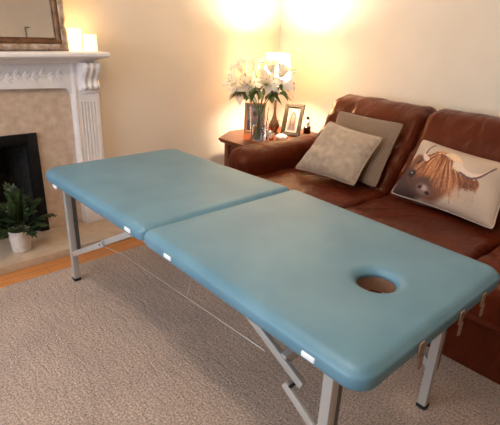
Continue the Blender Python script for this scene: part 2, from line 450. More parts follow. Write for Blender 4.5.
t = thing('fire_insert', 'black cast-iron fire insert with dark opening in the marble panel', 'fireplace insert', (CX, 2.4, .035))
bm = bmesh.new(); ox0, ox1, oz1 = FX0-.02, FX1+.02, FZ1+.02
def ring_frame(bm, x0, x1, z0, z1, w, y0, y1):
    box(bm, x0, x0+w, y0, y1, z0, z1, .004); box(bm, x1-w, x1, y0, y1, z0, z1, .004); box(bm, x0+w, x1-w, y0, y1, z1-w, z1, .004)
ring_frame(bm, ox0, ox1, .036, oz1, .052, 2.382, 2.4015); ring_frame(bm, ox0+.045, ox1-.045, .036, oz1-.045, .014, 2.39, 2.43)
obj('outer_frame', bm, M_black, t, sharp=30)
bm = bmesh.new()
qx0, qx1 = FX0+.02, FX1-.02
for a in ([(qx0, 2.41, .036), (qx0, 2.41, .61), (qx0+.07, 2.72, .61), (qx0+.07, 2.72, .036)], [(qx1, 2.41, .036), (qx1-.07, 2.72, .036), (qx1-.07, 2.72, .61), (qx1, 2.41, .61)],
          [(qx0+.07, 2.72, .036), (qx0+.07, 2.72, .61), (qx1-.07, 2.72, .61), (qx1-.07, 2.72, .036)], [(qx0, 2.41, .61), (qx1, 2.41, .61), (qx1-.07, 2.72, .61), (qx0+.07, 2.72, .61)],
          [(qx0, 2.41, .036), (qx0+.07, 2.72, .036), (qx1-.07, 2.72, .036), (qx1, 2.41, .036)]):
    bm.faces.new([bm.verts.new(v) for v in a])
obj('firebox', bm, M_soot, t, smooth=False)
bm = bmesh.new()
for i in range(9):
    x = CX-.16+.04*i; tube(bm, [(x, 2.43, .06), (x, 2.428, .14), (x, 2.44, .19)], .006, 6)
for z in (.06, .15): tube(bm, [(CX-.18, 2.43, z), (CX+.18, 2.43, z)], .007, 6)
obj('grate', bm, M_black, t)
bm = bmesh.new()
for i in range(34):
    c = Vector((CX+random.uniform(-.14, .14), random.uniform(2.46, 2.62), random.uniform(.10, .22)))
    bmesh.ops.create_icosphere(bm, subdivisions=1, radius=random.uniform(.022, .036), matrix=Matrix.Translation(c) @ Matrix.Rotation(random.random()*3, 4, 'X') @ Matrix.Diagonal((1, .8, .7, 1)))
co = obj('coals', bm, M_coal, t, smooth=False); co['kind'] = 'stuff'

# ------------------------------------------------------------------ plant pot on hearth
PX, PY = -.056, 2.205
t = thing('potted_plant', 'bushy green feathery-leaved plant in a chalky white pot on the hearth', 'plant', (PX, PY, .036))
bm = lathe(bmesh.new(), [(.0, .0365), (.045, .0365), (.049, .04), (.058, .155), (.059, .163), (.054, .163), (.052, .145), (.0, .144)], (PX, PY, 0), 36, False, False)
obj('pot', bm, M_pot, t)
bm = lathe(bmesh.new(), [(0, .146), (.03, .151), (.0515, .147)], (PX, PY, 0), 24, False, False)
obj('soil', bm, M_soil, t)
def leaflet(bm, p, d, n, ln, wd):
    d = d.normalized(); s = d.cross(n)
    if s.length < .01: s = Vector((1, 0, 0))
    s.normalize(); nn = s.cross(d)
    prev = None
    for i in range(5):
        u = i/4; w = wd*math.sin(PI*(u*.9+.06)); c = p + d*ln*u - nn*(.25*ln*u*u)
        r = (bm.verts.new(c+s*w+nn*w*.3), bm.verts.new(c), bm.verts.new(c-s*w+nn*w*.3))
        if prev:
            bm.faces.new((prev[0], prev[1], r[1], r[0])); bm.faces.new((prev[1], prev[2], r[2], r[1]))
        prev = r
rnd = random.Random(3)
st = bmesh.new()
fol = bmesh.new()
for i in range(34):
    a = rnd.uniform(0, 2*PI); el = rnd.uniform(.62, 1.5); ln = rnd.uniform(.15, .27)*(0.72+.3*math.sin(el))
    base = Vector((PX+rnd.uniform(-.03, .03), PY+rnd.uniform(-.03, .03), .149))
    dirv = Vector((math.cos(a)*math.cos(el), math.sin(a)*math.cos(el), math.sin(el)))
    pts = [base+dirv*ln*u-Vector((0, 0, .10*ln/.2*u*u*math.cos(el))) for u in [k/8 for k in range(9)]]
    if any(p.y > 2.375 for p in pts):
        pts = [Vector((p.x, min(p.y, 2.33+.25*(p.y-2.33)) if p.y > 2.33 else p.y, p.z)) for p in pts]
    pts = [Vector((p.x, p.y, max(p.z, .165))) for p in pts]
    tube(st, pts, [.0022-.0015*k/8 for k in range(9)], 5)
    for k in range(3, 9):
        d = (pts[min(k+1, 8)]-pts[k-1]).normalized(); side = d.cross(Vector((0, 0, 1))).normalized(); up = side.cross(d)
        for sgn in (-1, 1):
            for j in range(2):
                dd = (d*(.55+.5*j)+side*sgn*(1-.45*j)+up*rnd.uniform(-.1, .35)).normalized()
                leaflet(fol, pts[k], dd, up, rnd.uniform(.034, .054)*(1.1-.05*k), rnd.uniform(.007, .011))
    leaflet(fol, pts[8], (pts[8]-pts[7]), Vector((0, 0, 1)), .045, .008)
for v in fol.verts:
    v.co.y = min(v.co.y, 2.376); v.co.z = max(v.co.z, .158)
obj('stem', st, M_stem, t)
fo = obj('foliage', fol, M_leaf, t)

# ------------------------------------------------------------------ mirror leaning on the mantel
t = thing('mirror', 'large mirror in a worn gilt frame leaning above the mantel shelf', 'mirror', (CX, 2.37, 1.101))
mw0, mw1, mh = -.585, .385, 1.05
by, ty = 2.352, 2.432                                   # leans back towards the wall
ang = math.asin((ty-by)/mh)
def mp(x, u, d):                                        # x across, u up the frame, d out of the face
    return Vector((x, by + u*math.sin(ang) - d*math.cos(ang), 1.1015 + u*math.cos(ang) + 0*d - d*math.sin(ang)*0 ))
def frame_loop(bm, prof, mapf, x0, x1, u0, u1):
    """mitred picture-frame: prof = (inset from outer edge, height out)"""
    rings = []
    for ins, d in prof:
        rings.append([bm.verts.new(mapf(x, u, d)) for x, u in ((x0+ins, u0+ins), (x1-ins, u0+ins), (x1-ins, u1-ins), (x0+ins, u1-ins))])
    for a, b in zip(rings, rings[1:]):
        for k in range(4): bm.faces.new((a[k], a[(k+1) % 4], b[(k+1) % 4], b[k]))
    return bm
pf = [(0, 0), (0, .018), (.004, .026), (.012, .032), (.022, .034), (.030, .030), (.036, .024)]
obj('outer_moulding', frame_loop(bmesh.new(), pf, mp, mw0, mw1, 0, mh), M_silverleaf, t, sharp=50)
pf = [(.036, .024), (.040, .027), (.046, .026), (.056, .018), (.060, .012), (.066, .012), (.068, .004)]
obj('inner_moulding', frame_loop(bmesh.new(), pf, mp, mw0, mw1, 0, mh), M_gilt, t, sharp=50)
bm = bmesh.new(); bm.faces.new([bm.verts.new(mp(x, u, .005)) for x, u in ((mw0+.06, .06), (mw1-.06, .06), (mw1-.06, mh-.06), (mw0+.06, mh-.06))])
obj('mirror_glass', bm, M_mirror, t, smooth=False)
bm = bmesh.new(); bm.faces.new([bm.verts.new(mp(x, u, 0.0)) for x, u in ((mw0, 0), (mw1, 0), (mw1, mh), (mw0, mh))])
obj('backing_board', bm, M_back, t, smooth=False)

bm = bmesh.new(); box(bm, 1.662, 1.671, WF+.001, WF+.012, 1.745, 1.895, .002); box(bm, 1.671, 1.735, WF+.001, WF+.012, 1.886, 1.895, .002)
tag(obj('wall_bracket', bm, M_black), 'thin dark right-angled bracket on the far wall, seen only in the mirror', 'bracket')
# candles
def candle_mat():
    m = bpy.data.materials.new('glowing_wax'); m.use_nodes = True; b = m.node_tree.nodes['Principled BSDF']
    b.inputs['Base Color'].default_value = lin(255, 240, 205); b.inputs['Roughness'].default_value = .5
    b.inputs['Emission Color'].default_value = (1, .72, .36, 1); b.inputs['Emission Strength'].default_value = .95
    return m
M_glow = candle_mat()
M_flame = mat('flame', (1, .6, .2, 1)); fb = M_flame.node_tree.nodes['Principled BSDF']
fb.inputs['Emission Color'].default_value = (1, .6, .22, 1); fb.inputs['Emission Strength'].default_value = 30
for cx, cy, r, hh, lab in ((.423, 2.335, .038, .122, 'taller lit white pillar candle beside the mirror frame on the mantel'), (.512, 2.335, .038, .090, 'shorter lit white pillar candle at the right end of the mantel')):
    t = thing('pillar_candle', lab, 'candle', (cx, cy, 1.101), 'lit pillar candles on the mantel')
    bm = lathe(bmesh.new(), [(0, 1.1005), (r-.003, 1.1005), (r, 1.104), (r, 1.10+hh-.004), (r-.003, 1.10+hh), (r-.007, 1.10+hh-.004), (r-.012, 1.10+hh-.034), (0, 1.10+hh-.040)], (cx, cy, 0), 32, False, False)
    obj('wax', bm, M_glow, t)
    obj('wick', tube(bmesh.new(), [(cx, cy, 1.1+hh-.041), (cx+.001, cy, 1.1+hh-.030)], .0012, 6), M_wick, t)
    obj('flame', lathe(bmesh.new(), [(.0005, 0), (.004, .006), (.0045, .010), (.003, .018), (.0005, .028)], (cx, cy, 1.1+hh-.031), 12), M_flame, t)

# ------------------------------------------------------------------ massage table
TW, TL, TH, TT, CAM = .758, 1.86, .6015, .061, .018     # width, length, height, pad thickness, rise at the hinge
def top_z(y): return CAM*(y/.902 if y < .902 else (TL-y)/(TL-.902))
t = thing('massage_table', 'folding massage table with blue vinyl padded top and aluminium legs', 'massage table', (TW/2, TL/2, 0))
def rrect(x0, x1, y0, y1, rs, n=9):
    """rounded rectangle outline; rs = radii at (x0y0, x1y0, x1y1, x0y1)"""
    out = []
    for (cx, cy, a0), r in zip(((x0, y0, PI), (x1, y0, 1.5*PI), (x1, y1, 0), (x0, y1, .5*PI)), rs):
        sx = 1 if cx == x0 else -1; sy = 1 if cy == y0 else -1
        for k in range(n):
            a = a0 + PI/2*k/(n-1); out.append(Vector((cx+sx*r+r*math.cos(a), cy+sy*r+r*math.sin(a))))
    # subdivide the straights so shading stays even
    res = []
    for i, p in enumerate(out):
        q = out[(i+1) % len(out)]; res.append(p); L = (q-p).length
        k = int(L/.05)
        for j in range(1, k): res.append(p+(q-p)*j/k)
    return res
def pad(y0, y1, rs, hole=None):
    bm = bmesh.new(); o = rrect(0, TW, y0, y1, rs); N = len(o)
    nr = []
    for i in range(N):
        d = (o[(i+1) % N]-o[i-1]).normalized(); nr.append(Vector((d.y, -d.x)))
    R = .034
    prof = [(.012, -TT), (.003, -TT+.004), (0, -TT+.012)] + [(R*(1-math.cos(a)), -R+R*math.sin(a)) for a in [PI/2*k/8 for k in range(9)]]
    prof[3] = (0, -R)
    # soft crown beyond the rounded edge
    prof = [(i, z-.004 if z > -.02 else z) for i, z in prof] + [(.048, -.0028), (.065, -.0014), (.085, 0)]
    rings = []
    for ins, z in prof:
        rr = []
        for i in range(N):
            q = o[i]-nr[i]*ins
            # keep inset points inside the small-radius corners
            q = Vector((min(max(q.x, ins), TW-ins), min(max(q.y, y0+ins), y1-ins)))
            rr.append(bm.verts.new((q.x, q.y, TH+z+top_z(q.y))))
        rings.append(rr)
    for a, b in zip(rings, rings[1:]):
        for k in range(N): bm.faces.new((a[k], a[(k+1) % N], b[(k+1) % N], b[k]))
    if hole:
        hx, hy, ha, hb = hole; n = 48
        hp = [(.034, 0), (.026, -.0008), (.018, -.0026), (.011, -.006), (.006, -.011), (.002, -.016), (0, -.022), (.003, -.026), (.003, -TT)]
        hr = []
        for g, z in hp:
            hr.append([bm.verts.new((hx+(ha+g)*math.cos(2*PI*k/n), hy+(hb+g)*math.sin(2*PI*k/n), TH+z+top_z(hy+(hb+g)*math.sin(2*PI*k/n)))) for k in range(n)])
        for a, b in zip(hr, hr[1:]):
            for k in range(n): bm.faces.new((a[k], a[(k+1) % n], b[(k+1) % n], b[k]))
    bmesh.ops.remove_doubles(bm, verts=bm.verts, dist=1e-5)
    for hi in (True, False):
        es = [e for e in bm.edges if e.is_boundary and all((v.co.z-top_z(v.co.y) > TH-.006) == hi for v in e.verts)]
        bmesh.ops.triangle_fill(bm, use_beauty=True, use_dissolve=False, edges=es)
    return bm
ym = .902
p1 = obj('headrest_pad', pad(0, ym-.0015, (.055, .055, .03, .03), (TW/2-.012, .213, .058, .055)), M_vinyl, t, sharp=70)
p2 = obj('foot_pad', pad(ym+.0015, TL, (.03, .03, .075, .075)), M_vinyl, t, sharp=70)
# white press-stud tabs along the left side of the pads
for y, z, pp in ((1.692, .545, p2), (.996, .577, p2), (.736, .576, p1), (.148, .563, p1)):
    bm = bmesh.new(); box(bm, -.0035, .004, y-.020, y+.020, z-.0075, z+.0075, .0034, 3)
    obj('vent_tab', bm, M_tab, pp)
# underframe rails
zb = lambda y: TH-TT+top_z(y)-.001
bm = bmesh.new()
for x in (.055, TW-.055):
    bar(bm, (x, .10, zb(.10)-.014), (x, ym-.02, zb(ym-.02)-.014), .028, .026); bar(bm, (x, ym+.02, zb(ym+.02)-.014), (x, TL-.10, zb(TL-.1)-.014), .028, .026)
for y in (.10, ym-.03, ym+.03, TL-.10): bar(bm, (.055, y, zb(y)-.014), (TW-.055, y, zb(y)-.014), .028, .026)
obj('underframe', bm, M_alu, t)
hz = TH+top_z(.213)
bm = lathe(bmesh.new(), [(.0595, -.028), (.0595, -TT-.012), (.066, -TT-.012), (.066, -TT-.0005), (.0605, -TT-.0005), (.0605, -.028)], (TW/2-.012, .213, hz), 40, False, False)
for v in bm.verts: v.co.y = .213+(v.co.y-.213)*.055/.058
obj('hole_lining', bm, M_under, p1)
LX0, LX1, LY0, LY1 = .071, .677, .125, 1.752
for x in (LX0, LX1):
    for y in (LY0, LY1):
        sg = 1 if y == LY0 else -1; sx = 1
        bm = bmesh.new(); bar(bm, (x, y, .012), (x, y, zb(y)-.003), .03, .03, .003, (0, 1, 0))
        lg = obj('leg', bm, M_alu, t)
        bm = bmesh.new(); bar(bm, (x+sx*.026, y, .16), (x+sx*.026, y, zb(y)-.003), .018, .026, .002, (0, 1, 0)); obj('leg_channel', bm, M_aludark, lg)
        bm = bmesh.new(); box(bm, x-.018, x+.018, y-.018, y+.018, .0005, .016, .004); obj('rubber_foot', bm, M_rubber, lg)
# folding braces
for x in (LX0, LX1):
    for far in (True, False):
        if far: a, j0, j1, e = (1.05, zb(1.05)-.02), (1.401, .345), (1.36, .362), (1.725, .165)
        else:
            a, j0, j1, e = (.50, zb(.5)-.02), (.213, .388), (.262, .372), (.132, .292)
            if x == LX1: a, j0, j1, e = (.42, .50), (.20, .245), (.23, .262), (.128, .158)
        xi = x+(.004 if x == LX0 else -.004)
        bm = bmesh.new(); bar(bm, (xi, a[0], a[1]), (xi, j0[0], j0[1]), .014, .026)
        br = obj('folding_brace', bm, M_alu, t)
        xo = xi+(.0145 if x == LX1 else -.0145)
        bm = bmesh.new(); bar(bm, (xo, j1[0], j1[1]), (xo, e[0], e[1]), .013, .026); obj('brace_link', bm, M_alu, br)
        jm = ((j0[0]+j1[0])/2, (j0[1]+j1[1])/2)
        bm = bmesh.new(); tube(bm, [(xi-.023, jm[0], jm[1]), (xi+.018, jm[0], jm[1])], .0045, 10); obj('rivet', bm, M_rubber, br)
bm = bmesh.new(); bar(bm, (LX0, .285, .43), (LX1, .285, .43), .02, .03); obj('cross_bar', bm, M_alu, t)
# support cables
for x in (LX0-.015, LX1+.015):
    bm = bmesh.new()
    tube(bm, [(x, 1.38, .353), (x, 1.161, .392), (x, .717, .415), (x, .34, .432)], .0013, 6)
    tube(bm, [(x, .717, .415), (x+(.13 if x < .3 else -.13), .80, zb(.8)-.002)], .0012, 6)
    obj('support_cable', bm, M_cable, t)
# face-cradle loops hanging at the head end
for x, z, tl in ((.235, .557, .25), (.452, .553, -.1), (.592, .553, .1)):
    bm = bmesh.new(); box(bm, x-.011, x+.011, -.006, -.001, z-.02, z+.022, .002)
    box(bm, x-.006+.01*tl, x+.008+.01*tl, -.010, -.004, z-.055, z-.012, .003)
    obj('strap_loop', bm, M_strap, p1)

# ------------------------------------------------------------------ sofa
t = thing('leather_sofa', 'chestnut brown leather three-seat sofa against the right wall', 'sofa', (1.5, .55, 0))
bm = bmesh.new(); box(bm, 1.019, 2.10, -.60, 1.70, -.0115, .24, .01, 3)
obj('base', bm, M_leather, t)
sprof = [p for p in spline([(1.035, .205, 0), (1.008, .25, 0), (1.0, .31, 0), (1.005, .37, 0), (1.035, .415, 0), (1.10, .437, 0), (1.22, .442, 0), (1.40, .436, 0), (1.60, .425, 0), (1.66, .40, 0), (1.66, .22, 0), (1.35, .20, 0)], 5, True)]
bprof = [p for p in spline([(1.525, .40, 0), (1.56, .50, 0), (1.645, .61, 0), (1.725, .70, 0), (1.765, .78, 0), (1.82, .85, 0), (1.90, .875, 0), (1.99, .86, 0), (2.06, .79, 0), (2.09, .62, 0), (2.09, .40, 0), (1.80, .36, 0)], 5, True)]
from mathutils import noise as mn
seams = [1.555, .885, .215, -.455]
def wob(amp, fx, fy):
    def pleat(s):                       # gathers running in from the seams
        d = min(abs(s-k) for k in seams); return math.exp(-d/.09)
    return lambda s, u, q: .006*pleat(s)*math.sin((q.x*.6+q.y)*46+s*9) + amp*(mn.noise(Vector((q.x*fx, s*fy, q.y*fx))) + .5*mn.noise(Vector((q.x*fx*2.3+5, s*fy*2.3, q.y*fx*2.3))))
for i in range(3):
    y1, y0 = seams[i], seams[i+1]
    obj('seat_cushion', loft(bmesh.new(), sprof, y0+.003, y1-.003, 'y', .04, 6, 22, wob(.008, 4, 6)), M_leather, t, sharp=80)
    obj('back_cushion', loft(bmesh.new(), bprof, y0+.002, y1-.002, 'y', .055, 6, 24, wob(.010, 4, 7)), M_leather, t, sharp=80)
def arm(y0, y1, sgn):
    m = (y0+y1)/2; w = (y1-y0)/2
    pr = spline([(m-w*.9, .06, 0), (m-w, .25, 0), (m-w*1.0, .44, 0), (m-w*.95, .53, 0), (m-w*.55, .582, 0), (m, .597, 0), (m+w*.55, .582, 0), (m+w*.95, .53, 0), (m+w, .44, 0), (m+w, .25, 0), (m+w*.9, .06, 0)], 4)
    return loft(bmesh.new(), pr, 1.03, 2.09, 'x', .075, 8, 16, wob(.008, 4, 5))
obj('armrest', arm(1.53, 1.735, 1), M_leather, t, sharp=80)
obj('armrest', arm(-.66, -.435, -1), M_leather, t, sharp=80)
for x in (1.08, 2.03):
    for y in (-.56, 1.64):
        obj('foot', lathe(bmesh.new(), [(.018, -.0115), (.026, .03)], (x, y, 0), 16), M_tleg, t)

# ------------------------------------------------------------------ cushions
def cushion(bl, br, tr, tl, T, nu=40, nv=40, pinch=.04, sag=0, seed=0, crease=.006):
    """pillow from its four corners; returns bm, and (front vertex -> u, v) list"""
    bl, br, tr, tl = map(Vector, (bl, br, tr, tl))
    n = (br-bl).cross(tl-bl).normalized()             # towards the room
    if n.x > 0: n = -n
    mid = (bl+br+tl+tr)/4
    bm = bmesh.new(); bm.verts.layers.float_color.new('print'); F = {}; Bk = {}; uv = []
    def P(u, v):
        # sides drawn in between the corners
        uu = u + pinch*(1-2*u)*4*v*(1-v)*.5; vv = v + pinch*(1-2*v)*4*u*(1-u)*.5
        p = (bl*(1-uu)+br*uu)*(1-vv)+(tl*(1-uu)+tr*uu)*vv
        return p.lerp(mid, .035*abs(2*u-1)**9*abs(2*v-1)**9)
    for i in range(nu+1):
        for j in range(nv+1):
            u, v = i/nu, j/nv; p = P(u, v)
            h = max(0, (1-abs(2*u-1)**2.6)*(1-abs(2*v-1)**2.6))**.55
            edge = i in (0, nu) or j in (0, nv)
            w = crease*mn.noise(Vector((u*5+seed, v*5, seed)))*h
            F[i, j] = bm.verts.new(p + n*(T*h+w)); uv.append((F[i, j], u, v))
            Bk[i, j] = F[i, j] if edge else bm.verts.new(p - n*(T*.75*h))
    for i in range(nu):
        for j in range(nv):
            bm.faces.new((F[i, j], F[i+1, j], F[i+1, j+1], F[i, j+1])); bm.faces.new((Bk[i, j], Bk[i, j+1], Bk[i+1, j+1], Bk[i+1, j]))
    rim = [P(i/nu, 0) for i in range(nu+1)] + [P(1, j/nv) for j in range(1, nv+1)] + [P(1-i/nu, 1) for i in range(1, nu+1)] + [P(0, 1-j/nv) for j in range(1, nv)]
    return bm, uv, rim
def rim_tube(rim, r):
    return tube(bmesh.new(), rim+[rim[0]], r, 6, False)

bm, uv, rim = cushion((1.348, 1.429, 0.472), (1.363, 0.995, 0.472), (1.543, 0.967, 0.725), (1.513, 1.326, 0.763), .07, pinch=.07, seed=1, crease=.016)
c = obj('scatter_cushion', bm, M_velvet)
tag(c, 'pale beige crushed-velvet cushion with piped edge, front of the pair on the sofa', 'cushion')
obj('piping', rim_tube(rim, .0045), M_vpipe, c)
bm, uv, rim = cushion((1.497, 1.334, 0.462), (1.457, 0.915, 0.462), (1.701, 0.941, 0.793), (1.692, 1.403, 0.803), .032, seed=4)
c2 = obj('scatter_cushion', bm, M_cord)
tag(c2, 'taupe ribbed cushion propped behind the pale velvet cushion', 'cushion')

# cow picture cushion: the print is painted on a raster, then carried by the cloth's vertices
def cow_raster(W=300, H=200):
    rng = random.Random(11); A = np.zeros((H, W, 3))
    Y, X = np.mgrid[0:H, 0:W]; U = X/(W-1); V = Y/(H-1)
    A[:] = (188, 165, 146)
    A *= (1-.05*np.sin(U*9+V*4)*np.sin(V*7))[..., None]
    def blend(mask, col): A[:] = A*(1-mask[..., None]) + np.array(col)*mask[..., None]
    def ell(cu, cv, ru, rv, ang, col, soft=.25, a=1.0):
        du, dv = (U-cu)*1.5, (V-cv); ca, sa = math.cos(ang), math.sin(ang)
        p, q = (du*ca+dv*sa)/ru, (-du*sa+dv*ca)/rv
        r = np.sqrt(p*p+q*q); blend(np.clip((1-r)/soft+.5, 0, 1)*a, col)
    def stroke(pts, w0, w1, col, a=.9):
        pts = spline([(p[0], p[1], 0) for p in pts], 14); n = len(pts)
        m = np.zeros((H, W))
        for i, p in enumerate(pts):
            w = w0+(w1-w0)*i/(n-1); cx, cy = p.x*(W-1), p.y*(H-1); rr = w*H
            x0, x1 = int(max(0, cx-rr-2)), int(min(W, cx+rr+3)); y0, y1 = int(max(0, cy-rr-2)), int(min(H, cy+rr+3))
            if x1 <= x0 or y1 <= y0: continue
            d = np.sqrt((X[y0:y1, x0:x1]-cx)**2+(Y[y0:y1, x0:x1]-cy)**2)
            m[y0:y1, x0:x1] = np.maximum(m[y0:y1, x0:x1], np.clip(rr-d+.7, 0, 1))
        blend(m*a, col)
    pal = [(186, 118, 74), (158, 94, 58), (116, 66, 44), (214, 156, 108), (86, 50, 38), (196, 134, 88), (140, 80, 50)]
    # neck and shaded side of the face
    ell(.03, .22, .20, .36, .1, (58, 38, 36), .35); ell(.15, .18, .26, .26, 0, (64, 42, 38), .35); ell(.22, .40, .20, .30, .2, (78, 50, 42), .35)
    # forelock mass
    ell(.36, .50, .26, .32, -.15, (128, 76, 50), .3); ell(.47, .46, .22, .32, .25, (140, 84, 54), .35); ell(.40, .22, .22, .2, 0, (112, 68, 48), .4)
    # ears
    ell(.66, .47, .19, .095, -.2, (96, 56, 42), .5); ell(.65, .455, .13, .05, -.2, (62, 38, 34), .6)
    ell(.115, .60, .085, .11, .5, (92, 58, 48), .5); ell(.12, .59, .05, .065, .5, (48, 30, 28), .6)
    for i in range(70):
        u0 = rng.uniform(.52, .78); v0 = .53+rng.gauss(0, .025)
        stroke([(u0, v0), (u0+.03, v0-.06), (u0+.03+rng.gauss(0, .015), v0-rng.uniform(.10, .19))], .007, .003, pal[rng.choice((1, 2, 4, 6))], .8)
    for i in range(26):
        u0 = rng.gauss(.11, .025); v0 = rng.gauss(.66, .03)
        stroke([(u0, v0), (u0-.02, v0-.06), (u0-.01, v0-.16)], .006, .003, pal[rng.choice((1, 2, 4))], .8)
    # forelock strands fanning from the poll
    for i in range(260):
        f = rng.uniform(-1, 1); u0 = .36+.11*f+rng.gauss(0, .015); v0 = .83-.10*f*f+rng.gauss(0, .02)
        ln = rng.uniform(.25, .66)*(1-.25*(f < -.3)); u1 = u0+f*.16+rng.gauss(0, .03)+.03
        stroke([(u0, v0), (u0+(u1-u0)*.45, v0-ln*.35), (u0+(u1-u0)*.8, v0-ln*.7), (u1, v0-ln)], rng.uniform(.006, .012), .003, pal[rng.randrange(7)], .8)
    for i in range(30):
        u0 = rng.gauss(.50, .025); v0 = rng.gauss(.83, .025)
        stroke([(u0-.09, v0+.01), (u0, v0-.02), (u0+.05, v0-.2)], .009, .004, (224, 190, 156), .7)
    # eye and muzzle stay clear of the hair
    ell(.135, .36, .075, .075, .2, (60, 38, 34), .4); ell(.135, .36, .045, .045, 0, (28, 16, 16), .4); ell(.138, .365, .018, .022, 0, (84, 38, 30), .5); ell(.128, .38, .008, .010, 0, (236, 222, 212), .6)
    ell(.30, .20, .15, .17, -.3, (82, 54, 46), .4); ell(.335, .16, .115, .085, -.35, (124, 94, 86), .6); ell(.34, .185, .05, .04, -.35, (176, 148, 138), .7)
    ell(.295, .19, .032, .026, .6, (40, 24, 24), .5); ell(.385, .125, .034, .026, -.2, (40, 24, 24), .5)
    # horns
    stroke([(.215, .66), (.175, .70), (.16, .80), (.20, .95)], .042, .012, (208, 182, 164), 1); stroke([(.165, .76), (.168, .84), (.20, .95)], .016, .010, (92, 70, 64), 1)
    stroke([(.54, .70), (.62, .63), (.72, .60), (.80, .67), (.86, .84)], .060, .014, (214, 190, 172), 1); stroke([(.60, .595), (.71, .555), (.79, .63), (.86, .84)], .016, .014, (100, 78, 72), 1)
    for i in range(10):
        u0 = .60+.02*i; stroke([(u0, .36), (u0+.03, .25), (u0+.02, .14)], .004, .002, (150, 112, 88), .6)
    return np.clip(A, 0, 255)/255
R_ = cow_raster()
nu, nv = 210, 140
bm, uv, rim = cushion((1.475, .835, .455), (1.41, .265, .455), (1.625, .285, .705), (1.665, .80, .735), .075, nu, nv, .07, seed=9)
lay = bm.verts.layers.float_color['print']
def s2l(c): return np.where(c <= .04045, c/12.92, ((c+.055)/1.055)**2.4)
RL = s2l(R_)
for v in bm.verts: v[lay] = lin(188, 165, 146)
for v, u, w in uv:
    px = RL[int(min(199, w*199)), int(min(299, u*299))]; v[lay] = (px[0], px[1], px[2], 1)
cow = obj('picture_cushion', bm, attr_mat('printed_linen'), sharp=80)
tag(cow, 'oblong cream cushion printed with a shaggy brown highland cow, at right on the sofa', 'cushion')
obj('piping', rim_tube(rim, .004), M_lpipe, cow)

# ------------------------------------------------------------------ side table
TZ = .51
t = thing('side_table', 'polished wooden side table with clipped corners between sofa arm and wall', 'table', (1.75, 2.07, 0))
poly = [(1.365, 1.87), (1.365, 2.205), (1.59, 2.35), (1.93, 2.35), (2.15, 2.205), (2.15, 1.87), (1.93, 1.765), (1.59, 1.765)]
bm = bmesh.new(); cxy = Vector((1.757, 2.06)); rings = []
for k, z in ((.93, TZ-.036), (.955, TZ-.032), (.975, TZ-.022), (.995, TZ-.012), (1.0, TZ-.006), (.994, TZ)):
    rings.append([bm.verts.new(((x-cxy.x)*k+cxy.x, (y-cxy.y)*k+cxy.y, z)) for x, y in poly])
for a, b in zip(rings, rings[1:]):
    for k in range(8): bm.faces.new((a[k], a[(k+1) % 8], b[(k+1) % 8], b[k]))
bm.faces.new(rings[0][::-1]); bm.faces.new(rings[-1])
obj('table_top', bm, M_table, t, sharp=25)
ap = [(1.45, 1.90), (1.45, 2.19), (1.61, 2.29), (1.91, 2.29), (2.06, 2.19), (2.06, 1.90), (1.91, 1.825), (1.61, 1.825)]
bm = bmesh.new()
for i in range(8):
    a, b = ap[i], ap[(i+1) % 8]; bar(bm, (*a, TZ-.075), (*b, TZ-.075), .018, .078, .002)
obj('apron', bm, M_tleg, t)
for x, y in ((1.45, 1.90), (1.45, 2.19), (2.06, 2.19), (2.06, 1.90)):
    bm = bmesh.new(); box(bm, x-.022, x+.022, y-.022, y+.022, -.0115, TZ-.036, .005); obj('leg', bm, M_tleg, t)
bm = bmesh.new(); box(bm, 1.44, 2.07, 1.89, 2.20, .15, .17, .004); obj('lower_shelf', bm, M_table, t)

# ------------------------------------------------------------------ table lamp
lx, ly = 1.815, 2.085
t = thing('table_lamp', 'lit table lamp with brass base and white shade behind the lilies', 'lamp', (lx, ly, TZ))
bm = lathe(bmesh.new(), [(.0, .0005), (.045, .0005), (.047, .008), (.030, .016), (.022, .022), (.030, .038), (.040, .058), (.041, .072), (.032, .094), (.020, .118), (.014, .142), (.010, .165), (.010, .19), (.013, .196), (.010, .202), (.009, .30), (.012, .36), (.012, .372), (0, .372)], (lx, ly, TZ), 32, False, False)
obj('base', bm, M_bronze, t)
bm = lathe(bmesh.new(), [(.0, .372), (.014, .372), (.014, .41), (.0, .41)], (lx, ly, TZ), 20, False, False)
obj('bulb_holder', bm, M_label, t)
M_bulb = mat('lit_bulb', (1, .8, .5, 1)); bb = M_bulb.node_tree.nodes['Principled BSDF']
bb.inputs['Emission Color'].default_value = (1, .72, .36, 1); bb.inputs['Emission Strength'].default_value = 6
bm = lathe(bmesh.new(), [(.012, .405), (.019, .418), (.024, .432), (.023, .447), (.014, .459), (.001, .463)], (lx, ly, TZ), 20)
bulb = obj('bulb', bm, M_bulb, t)
bulb.visible_shadow = True
def shade_mat():
    m = bpy.data.materials.new('cream_lampshade'); m.use_nodes = True; nt = m.node_tree; N = nt.nodes; L = nt.links
    N.remove(N['Principled BSDF']); out = N['Material Output']
    a = N.new('ShaderNodeBsdfDiffuse'); a.inputs['Color'].default_value = lin(245, 232, 208)
    b = N.new('ShaderNodeBsdfTranslucent'); b.inputs['Color'].default_value = lin(250, 228, 190)
    mx = N.new('ShaderNodeMixShader'); mx.inputs['Fac'].default_value = .85
    L.new(a.outputs[0], mx.inputs[1]); L.new(b.outputs[0], mx.inputs[2]); L.new(mx.outputs[0], out.inputs['Surface']); return m
bm = lathe(bmesh.new(), [(.098, .405), (.100, .405), (.080, .590), (.078, .590)], (lx, ly, TZ), 48, False, False)
bm2 = bm
# close the thin wall
obj('lamp_shade', bm, shade_mat(), t, sharp=80)
bm = bmesh.new()
for k in range(3):
    a = 2*PI*k/3+.4; tube(bm, [(lx+.012*math.cos(a), ly+.012*math.sin(a), TZ+.41), (lx+.093*math.cos(a), ly+.093*math.sin(a), TZ+.42)], .0016, 5)
obj('shade_carrier', bm, M_bronze, t)

